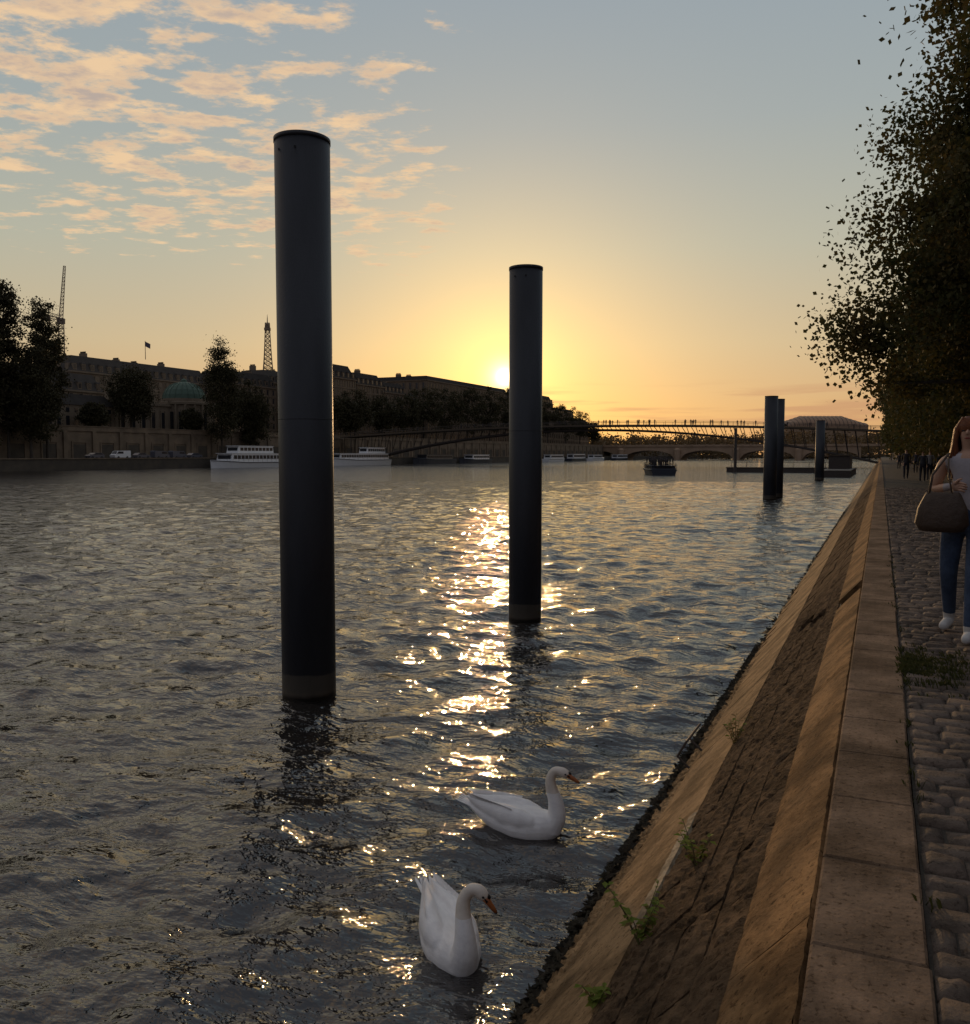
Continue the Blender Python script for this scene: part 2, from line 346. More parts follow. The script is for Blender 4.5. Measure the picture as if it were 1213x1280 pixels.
while y<42:
    d=.13*random.uniform(.85,1.15); x=.168; first=True
    while x<4.6:
        wd=random.uniform(.12,.24)
        if first and k%2: wd*=.6
        first=False
        z0=random.uniform(-.012,.004); b=random.uniform(.014,.028); j=lambda a=.007: random.uniform(-a,a)
        x0,x1,y0,y1=x+.003,x+wd-.003,y+.003+j(.004),y+d-.003+j(.004)
        tl=[j(.008) for _ in range(4)]; q=[(j(.004),j(.004)) for _ in range(4)]
        mb.add([(x0,y0,-.07),(x1,y0,-.07),(x1,y1,-.07),(x0,y1,-.07),(x0+q[0][0],y0+q[0][1],z0-.018),(x1+q[1][0],y0+q[1][1],z0-.018),(x1+q[2][0],y1+q[2][1],z0-.018),(x0+q[3][0],y1+q[3][1],z0-.018),
          (x0+b+j(),y0+b+j(),z0+tl[0]),(x1-b+j(),y0+b+j(),z0+tl[1]),(x1-b+j(),y1-b+j(),z0+tl[2]),(x0+b+j(),y1-b+j(),z0+tl[3])],
          [(0,1,5,4),(1,2,6,5),(2,3,7,6),(3,0,4,7),(4,5,9,8),(5,6,10,9),(6,7,11,10),(7,4,8,11),(8,9,10,11)])
        x+=wd
    y+=d; k+=1
o=mb.obj('cobblestone_paving',[cobm],smooth=True)
mb=MB(); mb.add([(.16,-60,-.024),(9,-60,-.024),(9,900,-.024),(.16,900,-.024)],[(0,1,2,3)])
mb.obj('quay_path',[mat('path_joint_earth',(.07,.055,.04),(.04,.033,.025),scale=8,bump=.8,bscale=30)])
mb=MB(); mb.box(8.6,9.4,-60,900,-.1,7,0); mb.box(8.45,9.5,-60,900,7,7.3,0)
for y in range(-60,400,12): mb.box(8.4,8.62,y,y+1,-.1,6.9,0)
mb.obj('retaining_wall',[M['quaywall']])
mb=MB(); mb.add([(9.5,-500,6.9),(2500,-500,6.9),(2500,3000,6.9),(9.5,3000,6.9)],[(0,1,2,3)])
mb.add([(-3000,-500,7.9),(-189,-500,7.9),(-189,700,7.9),(-260,1100,7.9),(-260,3000,7.9),(-3000,3000,7.9)],[(0,1,2,3,4,5)])
mb.add([(-300,1150,2),(10,1150,2),(10,3500,4),(-300,3500,4)],[(0,1,2,3)]); mb.add([(-300,1150,-3),(10,1150,-3),(10,1150,2),(-300,1150,2)],[(0,1,2,3)])
mb.obj('ground',[M['land']])
gm=leafmat('joint_grass',(.035,.045,.012),(.06,.065,.02),.3)
C=[]
for i in range(230): C.append((.16+abs(random.gauss(0,.22)),6.45+random.gauss(0,.28),.0))
for i in range(26): C.append((.165+random.gauss(0,.01),random.uniform(2,14),-.01))
V=[];F=[]
for c in C:
    for k in range(9):
        a=random.uniform(0,6.28); l=random.uniform(.010,.026); x=c[0]+random.gauss(0,.02);y=c[1]+random.gauss(0,.02)
        o=len(V); V+=[(x-.002,y,-.02),(x+.002,y,-.02),(x+.003+math.cos(a)*l*.5,y+math.sin(a)*l*.5,l*.6),(x+math.cos(a)*l,y+math.sin(a)*l,l)]; F.append((o,o+1,o+2,o+3))
fast('grass_tufts',V,F,None,[gm])
# ---------------------------------------------------------------- piles
def pilemat():
    m,nt,N_,L_,b=nodes('painted_steel_pile'); b.inputs['Roughness'].default_value=.5; b.inputs['Specular IOR Level'].default_value=.35
    t=N_.new('ShaderNodeTexCoord'); sp=N_.new('ShaderNodeSeparateXYZ'); L_.new(t.outputs['Object'],sp.inputs[0])
    n=N_.new('ShaderNodeTexNoise'); n.inputs['Scale'].default_value=2.2; n.inputs['Detail'].default_value=8
    mp=N_.new('ShaderNodeMapping'); mp.inputs['Scale'].default_value=(1,1,.3); L_.new(t.outputs['Object'],mp.inputs[0]); L_.new(mp.outputs[0],n.inputs['Vector'])
    ad=N_.new('ShaderNodeMath'); ad.operation='MULTIPLY_ADD'; L_.new(n.outputs['Fac'],ad.inputs[0]); ad.inputs[1].default_value=.12; L_.new(sp.outputs[2],ad.inputs[2])
    mr=N_.new('ShaderNodeMapRange'); L_.new(ad.outputs[0],mr.inputs[0]); mr.inputs['From Min'].default_value=WZ-.1; mr.inputs['From Max'].default_value=WZ+1.1
    r=N_.new('ShaderNodeValToRGB'); cr=r.color_ramp
    while len(cr.elements)<6: cr.elements.new(.5)
    for e,(p,c) in zip(cr.elements,((.0,(.012,.012,.009)),(.18,(.02,.018,.014)),(.23,(.17,.15,.12)),(.44,(.15,.135,.11)),(.46,(.042,.044,.050)),(1,(.034,.036,.042)))):
        e.position=p; e.color=(*c,1)
    L_.new(mr.outputs[0],r.inputs[0])
    mx=N_.new('ShaderNodeMix'); mx.data_type='RGBA'; mx.blend_type='MULTIPLY'; mx.inputs[0].default_value=.7
    r2=N_.new('ShaderNodeValToRGB'); r2.color_ramp.elements[0].position=.3; r2.color_ramp.elements[1].position=.7; r2.color_ramp.elements[0].color=(.4,.4,.4,1)
    L_.new(n.outputs['Fac'],r2.inputs[0]); L_.new(r.outputs[0],mx.inputs[6]); L_.new(r2.outputs[0],mx.inputs[7]); L_.new(mx.outputs[2],b.inputs['Base Color'])
    bp=N_.new('ShaderNodeBump'); bp.inputs['Strength'].default_value=.25; bp.inputs['Distance'].default_value=.01
    n3=N_.new('ShaderNodeTexNoise'); n3.inputs['Scale'].default_value=30; L_.new(t.outputs['Object'],n3.inputs['Vector']); L_.new(n3.outputs['Fac'],bp.inputs['Height']); L_.new(bp.outputs[0],b.inputs['Normal'])
    return m
pm=pilemat()
def pile(x,y,r,zt):
    mb=MB(); n=56
    mb.loft([[(r*math.cos(2*math.pi*k/n),r*math.sin(2*math.pi*k/n),z_) for k in range(n)] for z_ in (-5,zt-.03)],0)
    for a_,b_,dr in ((zt-.06,zt,.008),(1.9,1.912,.0015)):
        mb.loft([[(q*math.cos(2*math.pi*k/n),q*math.sin(2*math.pi*k/n),z_) for k in range(n)] for q,z_ in ((r+dr,a_),(r+dr,b_))],0)
    for a in (-1.9,-1.2): 
        mb.tube([((r-.01)*math.cos(a),(r-.01)*math.sin(a),zt-.22),((r+.006)*math.cos(a),(r+.006)*math.sin(a),zt-.22)],[.018,.018],8,1)  # black discs paint the dark of small holes, no real opening
    o=mb.obj('mooring_pile',[pm,M['black']],loc=(x,y,0))
    for p in o.data.polygons: p.use_smooth=len(p.vertices)==4 and abs(p.normal.z)<.5
pile(-7.5,10.45,.385,5.8); pile(-6.8,17.2,.345,5.27); pile(-7.9,72,.50,6.0); pile(-7.75,76,.46,6.0); pile(-7.9,133,.62,6.3)
mb=MB()
pts=[Vector(SP(s_,y_,h_)) for s_,y_,h_ in ((2.3,8.7,.0),(2.3,8.7,.16),(2.12,8.7,.2),(2.05,9.15,.2),(2.24,9.15,.17),(2.24,9.15,0))]
mb.tube(pts,[.013]*6,8); mb.obj('mooring_ring',[M['steel']])
# ---------------------------------------------------------------- weeds
def weed(s,y,h,nst,seed,dryfrac=.2):
    random.seed(seed); mb=MB(); base=Vector(SP(s,y,-.02))
    for k in range(nst):
        a=random.uniform(0,6.28); ln=h*random.uniform(.5,1); tip=base+Vector((math.cos(a)*ln*.45-.1*ln,math.sin(a)*ln*.45,ln*.9)); mid=(base+tip)/2+Vector((0,0,ln*.1))
        mb.tube([base,mid,tip],[.004,.003,.0015],5,0)
        for j in range(10):
            f=.25+.75*j/9; p=base.lerp(tip,f)+Vector((0,0,.1*ln*4*f*(1-f))); b=random.uniform(0,6.28); l=random.uniform(.03,.065)*(1.2-f*.4)
            d=Vector((math.cos(b),math.sin(b),random.uniform(-.1,.5))).normalized(); sd2=d.cross(Vector((0,0,1))).normalized()*l*.33; up=Vector((0,0,-.25*l))
            mb.add([p,p+d*l*.5+sd2,p+d*l+up,p+d*l*.5-sd2],[(0,1,2,3)],1 if random.random()>dryfrac else 2)
    mb.obj('weed_plant',[M['stem'],M['weed'],M['dry']])
M['stem']=mat('weed_stem',(.14,.16,.05),(.14,.10,.05)); M['weed']=leafmat('weed_leaf',(.18,.25,.04),(.26,.28,.06),.5,20); M['dry']=leafmat('weed_dry_leaf',(.30,.20,.06),(.20,.13,.05),.4,20)
weed(1.35,4.15,.36,9,1); weed(1.08,4.65,.26,7,2); weed(1.42,7.6,.34,7,3,.6); weed(1.5,3.75,.16,4,5)
random.seed(11)
# ---------------------------------------------------------------- swans
feather=mat('white_feathers',(.88,.86,.83),(.78,.76,.74),scale=9,rough=.7,bump=.35,bscale=30,stretch=(1,3,3),dist=.01)
billm=mat('orange_bill',(.36,.12,.04),(.26,.08,.02),rough=.4); blk=mat('black_bill_knob',(.01,.01,.01),(.015,.015,.015),rough=.35)
neckm=mat('cream_neck_feathers',(.74,.67,.58),(.64,.57,.48),scale=12,rough=.8)
def swan(x,y,rz,neck,head_yaw,head_pitch,s=1.0):
    e=empty('swan',(x,y,WZ),rz,s); mb=MB(); n=20
    st=[(-.60,.21,.012,.010),(-.54,.19,.05,.022),(-.46,.155,.085,.045),(-.36,.115,.125,.09),(-.22,.075,.17,.135),(-.05,.055,.20,.16),(.10,.05,.195,.165),(.22,.055,.16,.155),(.31,.07,.11,.125),(.37,.085,.055,.075),(.39,.09,.02,.03)]
    mb.loft([[(a,w_*math.cos(2*math.pi*k/n),zc_+h_*math.sin(2*math.pi*k/n)) for k in range(n)] for a,zc_,w_,h_ in st])
    for sg in (-1,1):
        ws=[(.20,.10,.02,.02),(.14,.12,.06,.07),(.02,.135,.085,.105),(-.15,.15,.08,.11),(-.30,.175,.06,.085),(-.42,.205,.04,.05),(-.50,.235,.022,.028),(-.56,.26,.008,.008)]
        mb.loft([[(a,sg*(.115-.09*max(0,-a-.1)/.46*1.0)+w_*math.cos(2*math.pi*k/n),zc_+h_*math.sin(2*math.pi*k/n)) for k in range(n)] for a,zc_,w_,h_ in ws])
    P=[Vector(p) for p in neck]; pts=[]
    for i in range(len(P)-1):
        p0=P[max(i-1,0)];p1=P[i];p2=P[i+1];p3=P[min(i+2,len(P)-1)]
        for k in range(5):
            t=k/5; pts.append(.5*((2*p1)+(p2-p0)*t+(2*p0-5*p1+4*p2-p3)*t*t+(3*p1-p0-3*p2+p3)*t**3))
    pts.append(P[-1]); m_=len(pts); rad=[.085*(1-i/(m_-1))**2.2+.034+.006*(i/(m_-1)) for i in range(m_)]
    mb.tube(pts,rad,14,0)
    H=P[-1]; R=Matrix.Rotation(head_yaw,3,'Z')@Matrix.Rotation(head_pitch,3,'Y')
    mb.ell(H+R@Vector((.02,0,.0)),(.070,.040,.045),0,14,9,R)
    o=mb.obj('body',[feather],parent=e)
    md=o.modifiers.new('r','REMESH'); md.mode='VOXEL'; md.voxel_size=.009; sm=o.modifiers.new('s','SMOOTH'); sm.iterations=6; sm.factor=.6
    dg=bpy.context.evaluated_depsgraph_get(); me=bpy.data.meshes.new_from_object(o.evaluated_get(dg)); o.modifiers.clear(); o.data=me
    me.materials.clear(); me.materials.append(feather); me.materials.append(neckm)
    for p in me.polygons: p.use_smooth=True; p.material_index=1 if (p.center.z>.40) else 0
    mb=MB()
    for sg in (-1,1):
        for k in range(7):
            a0=Vector((-.05-.045*k,sg*(.155-.012*k),.215-.004*k)); a1=a0+Vector((-.30+.01*k,-sg*(.07-.004*k),.045+.012*k)); wv=Vector((0,sg*.01,.035))
            mid=a0.lerp(a1,.6)+Vector((0,sg*.012,0))
            mb.add([a0-wv,a0+wv,mid+wv*1.0,a1,mid-wv*1.1],[(0,1,2,3,4)])
    for k in range(5):
        yy_=(k-2)*.022; mb.add([(-.48,yy_-.02,.17),(-.48,yy_+.02,.17),(-.62,yy_*1.6+.012,.225),(-.655,yy_*1.7,.24),(-.62,yy_*1.6-.012,.225)],[(0,1,2,3,4)])
    mb.obj('flight_feathers',[feather],parent=e)
    mb=MB(); c=lambda v: H+R@Vector(v)
    mb.tube([c((.068,0,-.004)),c((.11,0,-.010)),c((.155,0,-.016)),c((.185,0,-.020))],[.025,.020,.016,.011],10,0,1.15)
    mb.ell(c((.075,0,.018)),(.022,.016,.016),1,10,6,R)
    for sg in (-1,1):
        mb.ell(c((.050,sg*.036,.006)),(.009,.006,.008),1,8,6,R)
        mb.add([c((.052,sg*.040,.010)),c((.095,sg*.027,.008)),c((.095,sg*.027,-.012))],[(0,1,2)],1)
    mb.ell(c((.187,0,-.021)),(.010,.011,.008),1,8,5,R)
    mb.obj('bill',[billm,blk],parent=e,smooth=True)
swan(-2.98,7.48,math.radians(4),[(.27,0,.06),(.33,0,.17),(.325,0,.30),(.285,0,.42),(.275,0,.52),(.315,0,.595),(.375,0,.60)],0,.35)
swan(-2.70,5.40,math.radians(-46),[(.27,0,.06),(.33,0,.16),(.335,0,.28),(.30,0,.40),(.285,.01,.50),(.31,.05,.575),(.34,.095,.58)],1.0,.75)
# ---------------------------------------------------------------- people
def skinfig(name,J,bones,mats,bm_,sub=2,parent=None):
    names=list(J); me=bpy.data.meshes.new(name); me.from_pydata([J[k][0] for k in names],[(names.index(a),names.index(b)) for a,b,_ in bones],[])
    o=bpy.data.objects.new(name,me); sc.collection.objects.link(o); o.modifiers.new('sk','SKIN'); o.modifiers[0].use_smooth_shade=True
    sk=me.skin_vertices[0].data
    for i,k in enumerate(names):
        r=J[k][1]; sk[i].radius=r if isinstance(r,tuple) else (r,r); sk[i].use_root=(k=='pelvis')
    s=o.modifiers.new('ss','SUBSURF'); s.levels=sub; s.render_levels=sub
    dg=bpy.context.evaluated_depsgraph_get(); m2=bpy.data.meshes.new_from_object(o.evaluated_get(dg)); o.modifiers.clear(); o.data=m2
    m2.materials.clear()
    for m in mats: m2.materials.append(m)
    segs=[(Vector(J[a][0]),Vector(J[b][0]),mi) for a,b,mi in bones]
    for p in m2.polygons:
        p.use_smooth=True; best=1e9
        for a,b,mi in segs:
            d=b-a; t=max(0,min(1,(p.center-a).dot(d)/max(d.length_squared,1e-9))); q=(p.center-(a+d*t)).length
            if q<best: best=q; bi=mi
        p.material_index=bm_(p.center,bi) if bm_ else bi
    if parent: o.parent=parent
    return o
skin=mat('skin',(.50,.30,.21),(.45,.27,.18),rough=.5); jeans=mat('blue_jeans',(.035,.055,.10),(.06,.09,.15),scale=12,bump=.5,bscale=40)
tank=mat('white_top',(.42,.39,.40),(.34,.31,.33),scale=8,bump=.5,bscale=12); shoe=mat('white_sneaker',(.62,.61,.59),(.5,.49,.47)); hairm=mat('red_brown_hair',(.24,.075,.025),(.12,.04,.015),scale=30,rough=.45,bump=.8,bscale=60,stretch=(6,6,.6))
bagm=mat('brown_leather_bag',(.075,.048,.032),(.045,.03,.02),rough=.55,bump=.6,bscale=25)
def woman(x,y,rz):
    e=empty('walking_woman',(x,y,0),rz)
    J={'pelvis':((0,0,.93),(.135,.105)),'waist':((0,-.005,1.08),(.108,.085)),'chest':((0,-.01,1.25),(.135,.10)),'up':((0,0,1.36),(.11,.07)),'neck':((0,.005,1.43),.05),'jaw':((0,-.01,1.50),(.055,.06)),
     'head':((0,-.005,1.575),(.075,.085)),'crown':((0,.0,1.64),(.055,.06)),
     'rs':((-.165,0,1.36),.054),'re':((-.245,.05,1.13),.042),'rw':((-.06,-.17,1.17),.026),
     'ls':((.165,0,1.36),.054),'le':((.22,.06,1.10),.040),'lw':((.22,-.04,.88),.026),
     'rh':((-.095,0,.86),.098),'rk':((-.12,.03,.49),.070),'ra':((-.14,.22,.15),.050),'rt0':((-.145,.25,.07),.045),'rt':((-.16,.08,.038),.038),
     'lh':((.095,0,.86),.098),'lk':((.09,-.14,.49),.070),'la':((.08,-.20,.11),.050),'lt0':((.08,-.18,.048),.045),'lt':((.085,-.38,.038),.038)}
    B=[('pelvis','waist',1),('waist','chest',1),('chest','up',1),('up','neck',0),('neck','jaw',0),('jaw','head',0),('head','crown',0),
       ('up','rs',1),('rs','re',0),('re','rw',0),('up','ls',1),('ls','le',0),('le','lw',0),
       ('pelvis','rh',2),('rh','rk',2),('rk','ra',2),('ra','rt0',3),('rt0','rt',3),('pelvis','lh',2),('lh','lk',2),('lk','la',2),('la','lt0',3),('lt0','lt',3)]
    def f(c,bi):
        if abs(c.x)<.15 and .98<c.z<1.34: return 1
        if c.z<.98 and bi<2 and abs(c.x)<.17: return 2
        if bi==1 and abs(c.x)>.15: return 0
        return bi
    skinfig('body',J,B,[skin,tank,jeans,shoe],f,2,e)
    mb=MB()
    for k,(dz_,l) in enumerate(((.025,.062),(.008,.07),(-.010,.066),(-.028,.052))):
        p=Vector((-.035,-.185,1.17+dz_)); mb.tube([p,p+Vector((l*.5,-.018,-.003)),p+Vector((l*.8,-.012,-.012)),p+Vector((l*.85,.012,-.016))],[.010,.009,.008,.006],8)
    p=Vector((-.05,-.19,1.18)); mb.tube([p,p+Vector((.02,-.01,.035)),p+Vector((.045,-.012,.045))],[.012,.010,.007],8)
    mb.ell((-.04,-.18,1.17),(.042,.018,.042))
    q=Vector((.22,-.06,.84)); mb.ell(q,(.018,.035,.05))
    for k in range(4): mb.tube([q+Vector((0,-.03+.018*k,-.03)),q+Vector((.002,-.035+.018*k,-.07)),q+Vector((-.012,-.035+.018*k,-.10))],[.009,.008,.006],8)
    mb.tube([q+Vector((0,-.03,.02)),q+Vector((-.01,-.055,-.02)),q+Vector((-.012,-.055,-.045))],[.011,.009,.007],8)
    mb.tube([(0,-.082,1.59),(0,-.098,1.563),(0,-.088,1.555)],[.006,.013,.006],8)
    for s in (-1,1): mb.ell((s*.076,0,1.57),(.008,.018,.028))
    mb.obj('hands_and_face',[skin],parent=e,smooth=True)
    mb=MB()
    for s in (-1,1): mb.ell((s*.030,-.078,1.587),(.011,.007,.006))
    mb.ell((0,-.078,1.53),(.022,.006,.006),1); mb.obj('eyes_and_mouth',[M['black'],mat('lips',(.35,.10,.08))],parent=e)
    mb=MB(); mb.ell((0,.022,1.605),(.100,.098,.10))
    for k in range(110):
        a=random.uniform(-.55,math.pi+.55); x0=math.cos(a)*.092; y0=.01+math.sin(a)*.088
        mb.tube([(x0*.5,y0*.6,1.69),(x0,y0,1.60),(x0*1.15,y0*1.1,1.50),(x0*1.25+random.gauss(0,.012),y0*1.1+random.gauss(0,.01),1.38),(x0*1.2+random.gauss(0,.02),y0+random.gauss(0,.015),random.uniform(1.20,1.30))],[.012,.02,.019,.015,.004],6)
    mb.obj('hair',[hairm],parent=e,smooth=True)
    mb=MB(); cx,cy=-.13,-.22; rings=[]
    for zz,wx,wy in ((.82,.11,.05),(.825,.15,.075),(.88,.185,.085),(1.0,.17,.07),(1.10,.125,.035),(1.12,.11,.02)):
        rings.append([(cx+wx*math.copysign(abs(math.cos(a))**.7,math.cos(a))+random.gauss(0,.004),cy+wy*math.copysign(abs(math.sin(a))**.8,math.sin(a)),zz) for a in [2*math.pi*k/24 for k in range(24)]])
    mb.loft(rings)
    for s in (-.09,.07): mb.tube([(cx+s,cy-.02,1.10),(cx+s*.7-.02,cy+.04,1.25),(-.13,-.06,1.41),(-.12,.02,1.42)],[.010]*4,6,0,.5)
    mb.tube([(-.12,.02,1.42),(-.14,.09,1.36),(-.16,.10,1.2)],[.010]*3,6,0,.5)
    mb.obj('shoulder_bag',[bagm],parent=e,smooth=True)
ux,uy=W(.549,6.75); woman(ux,uy,-.25)
def walker(x,y,rz,h=1.72,top=(.05,.05,.06),leg=(.03,.03,.04),z=0):
    s=h/1.70; e=empty('pedestrian',(x,y,z),rz,s); a=random.uniform(.08,.2)
    J={'pelvis':((0,0,.93),(.14,.10)),'chest':((0,0,1.28),(.16,.11)),'up':((0,0,1.38),(.11,.07)),'neck':((0,0,1.44),.05),'head':((0,-.01,1.57),(.075,.09)),'crown':((0,0,1.64),.055),
     'rs':((-.18,0,1.37),.055),'re':((-.23,.05,1.12),.04),'rw':((-.22,-.05,.88),.028),'rf':((-.22,-.07,.79),.03),'ls':((.18,0,1.37),.055),'le':((.23,.03,1.12),.04),'lw':((.22,.06,.88),.028),'lf':((.22,.05,.79),.03),
     'rh':((-.09,0,.86),.10),'rk':((-.10,-a,.49),.065),'ra':((-.10,-a,.09),.045),'rt':((-.10,-a-.16,.04),.04),'lh':((.09,0,.86),.10),'lk':((.10,-.02,.49),.065),'la':((.10,a,.12),.045),'lt':((.10,a-.14,.04),.04)}
    B=[('pelvis','chest',1),('chest','up',1),('up','neck',0),('neck','head',0),('head','crown',3),('up','rs',1),('rs','re',1),('re','rw',1),('rw','rf',0),('up','ls',1),('ls','le',1),('le','lw',1),('lw','lf',0),
      ('pelvis','rh',2),('rh','rk',2),('rk','ra',2),('ra','rt',2),('pelvis','lh',2),('lh','lk',2),('lk','la',2),('la','lt',2)]
    skinfig('figure',J,B,[skin,mat('shirt',top),mat('trousers',leg),hairm],None,1,e)
for u_,t_,tp,rz in ((.497,47,(.05,.05,.06),3.0),(.505,49,(.30,.28,.27),3.3),(.478,52,(.06,.05,.05),.1),(.489,70,(.08,.08,.1),0),(.480,85,(.3,.3,.3),3.1),(.470,90,(.05,.05,.05),0),(.515,60,(.04,.04,.05),.2)):
    a,b=W(u_,t_); walker(a,b,rz,random.uniform(1.62,1.82),tp)
# ---------------------------------------------------------------- trees right bank
lr=M['leafR']
tree('plane_tree',5.2,15.2,0,17,[(0,0,10.2,3.9,4.2,4.6)],320,250,.064,.48,.32,lr,extra=[(-4.1,.3,8.2),(-4.5,.1,9.0),(-3.9,0,9.7),(-3.6,.4,7.4),(-3.7,-.3,8.6),(-4.3,.6,9.4)],limbs=22)
tree('plane_tree',4.6,30,0,20,[(0,0,7.8,4.5,5.5,5.2),(.5,0,13.2,3.7,4.2,6)],520,290,.080,.56,.4,lr,
     extra=[(-5.5,0,5.0),(-6.0,.4,5.6),(-5.4,.8,6.2),(-5.0,0,4.3),(-4.6,-.5,7.2),(-4.9,.4,8.1),(-4.4,.2,10.8),(-4.3,0,3.6),(-5.3,.2,5.3),(-5.7,-.2,4.7),(-3.9,0,11.6),(-4.9,.2,8.8)],limbs=40)
for i,yv in enumerate((41,51,62,74,87,101,117,135,156,180,210,245)):
    tree('plane_tree',4.8+random.uniform(-.3,.4),yv,0,17,[(0,0,6.8,4.6+random.uniform(-.4,.4),5.5,5.6),(0,0,11.5,3.4,4,5)],300 if i<4 else 130,130 if i<4 else 80,.11 if i<4 else .24,.7,.35,lr)
for yv in range(60,420,26):
    tree('plane_tree',15+random.uniform(0,4),yv,7,15,[(0,0,7,5.5,7,6.5)],70,60,.35,1.1,.35,lr)
# ---------------------------------------------------------------- left bank
mb=MB(); mb.box(-190,-172,-400,1000,-6,.5,0); mb.box(-172.3,-171.8,-400,1000,.5,.75,1)
mb.obj('lower_quay',[M['darkquay'],M['quaywall']])
mb=MB(); mb.box(-191,-188,-400,1000,.4,7.6); mb.box(-191.2,-187.7,-400,1000,7.6,7.9); mb.box(-188.5,-188.2,-400,1000,7.9,8.8); mb.box(-188.6,-188.05,-400,1000,8.8,9.0)
for y in range(60,620,9):
    mb.box(-188,-187.6,y,y+1.1,.4,7.6)
    mb.box(-188,-187.95,y+3,y+7,.5,4.2,1)
    mb.box(-188,-187.8,y+2.6,y+3,.5,4.6); mb.box(-188,-187.8,y+7,y+7.4,.5,4.6); mb.box(-188,-187.8,y+2.6,y+7.4,4.62,5.0)
mb.obj('embankment_wall',[M['quaywall'],M['darkquay']])
def building(name,y0,y1,xf,dep,zt,floors,wall='lime',roof='slate',rh=5,bay=3.4,z0=7.9,dorm=True,chim=True):
    mb=MB(); x0=xf-dep; mb.box(x0,xf,y0,y1,z0,zt); fh=(zt-z0)/floors
    mb.box(x0-.4,xf+.45,y0-.4,y1+.4,zt,zt+.5)
    for k in range(1,floors): 
        mb.box(xf,xf+.18,y0,y1,z0+k*fh-.15,z0+k*fh+.1)
        mb.box(x0,xf,y0-.18,y0,z0+k*fh-.15,z0+k*fh+.1)
    nb=max(1,int((y1-y0)/bay)); bw=(y1-y0)/nb
    for k in range(floors):
        for i in range(nb):
            yc=y0+(i+.5)*bw; za=z0+k*fh+fh*.22; zb=z0+k*fh+fh*.82
            mb.box(xf+.02,xf+.06,yc-.6,yc+.6,za,zb,1); mb.box(xf,xf+.2,yc-.85,yc-.6,za-.1,zb+.2); mb.box(xf,xf+.2,yc+.6,yc+.85,za-.1,zb+.2)
            mb.box(xf+.07,xf+.1,yc-.04,yc+.04,za,zb,3)
    ns=max(1,int(dep/bay)); sw=dep/ns
    for k in range(floors):
        for i in range(ns):
            xc=x0+(i+.5)*sw; za=z0+k*fh+fh*.22; zb=z0+k*fh+fh*.82
            mb.box(xc-.6,xc+.6,y0-.06,y0-.02,za,zb,1); mb.box(xc-.85,xc-.6,y0-.2,y0,za-.1,zb+.2); mb.box(xc+.6,xc+.85,y0-.2,y0,za-.1,zb+.2)
    mb.frus(x0,xf,y0,y1,zt+.52,zt+.52+rh,min(rh*.45,dep*.3),2)
    if dorm:
        for i in range(nb):
            yc=y0+(i+.5)*bw; mb.box(xf-1.9,xf-.15,yc-.7,yc+.7,zt+.9,zt+2.9,0); mb.box(xf-.14,xf-.1,yc-.45,yc+.45,zt+1.2,zt+2.6,1); mb.frus(xf-2,xf-.05,yc-.85,yc+.85,zt+2.92,zt+3.4,.3,2)
        for i in range(ns):
            xc=x0+(i+.5)*sw; mb.box(xc-.7,xc+.7,y0+.15,y0+1.9,zt+.9,zt+2.9,0)
    if chim:
        y=y0+3
        while y<y1-2:
            h=random.uniform(1.5,3); mb.box(x0+dep*.35,x0+dep*.35+2.8,y,y+.9,zt+rh*.7,zt+rh+h)
            for q in range(5): mb.box(x0+dep*.35+.2+q*.52,x0+dep*.35+.45+q*.52,y+.3,y+.6,zt+rh+h,zt+rh+h+.6,3)
            y+=random.uniform(8,14)
    mb.obj(name,[M['lime'] if wall=='lime' else M['lime2'],M['glass'],M[roof],M['darkquay']])
building('stone_apartment_house',60,118,-214,14,24,5)
building('stone_apartment_house',119,150,-214,14,24,5,'lime2')
building('stone_apartment_house',151,172,-214,14,21,4)
building('stone_apartment_house',174,198,-216,14,20,4,'lime2','zinc')
building('long_stone_palace',200,262,-232,20,27.5,5,'lime2','zinc',rh=5)
building('stone_apartment_house',263,292,-224,16,28,6)
building('stone_apartment_house',293,326,-230,16,31,6,'lime2','zinc')
building('mansard_apartment_house',296,322,-205,18,33,7,rh=5.5)
building('mansard_apartment_house',322.5,345,-205,18,31.5,7,rh=5.0)
building('mansard_apartment_house',345.5,366,-205,18,29.5,6,rh=4.5)
building('mansard_apartment_house',366.5,378,-205,18,26.5,5,rh=3.5)
building('flat_roofed_palace',390,492,-207,30,38.5,6,'lime','slate',rh=2,dorm=False)
building('riverside_palace',520,575,-207,26,36,6,'lime','slate',rh=5)
building('riverside_palace',576,620,-207,24,30,5,'lime','slate',rh=4)
building('riverside_palace',621,655,-207,22,24,4,'lime','slate',rh=4)
mb=MB(); mb.lathe((-212,549,38),[(2.4,0),(2.4,6),(2.9,6.2),(2.2,7.5),(1.2,9),(1.2,11),(1.5,11.2),(.2,15.5),(.05,18)],16,0); mb.obj('clock_turret',[M['slate']])
mb=MB(); cx,cy=-204,219
mb.box(-216,-203,190,250,7.9,16.5); mb.box(-216.4,-202.6,189.6,250.4,16.5,17.2)
for y in range(191,250,4):
    if abs(y+1.5-cy)>8: mb.box(-203,-202.93,y+.8,y+2.2,9.6,14.5,1); mb.box(-203,-202.7,y+.4,y+.78,9,15); mb.box(-203,-202.7,y+2.22,y+2.6,9,15)
    mb.box(-203.2,-202.9,y,y+.5,17.2,18.3)
mb.box(-203.2,-202.9,190,250,18.3,18.5)
mb.lathe((cx,cy,7.9),[(7,0),(7,9.3),(7.6,9.5),(7.6,10.2),(6.6,10.4),(6.6,11.4)],40,0)
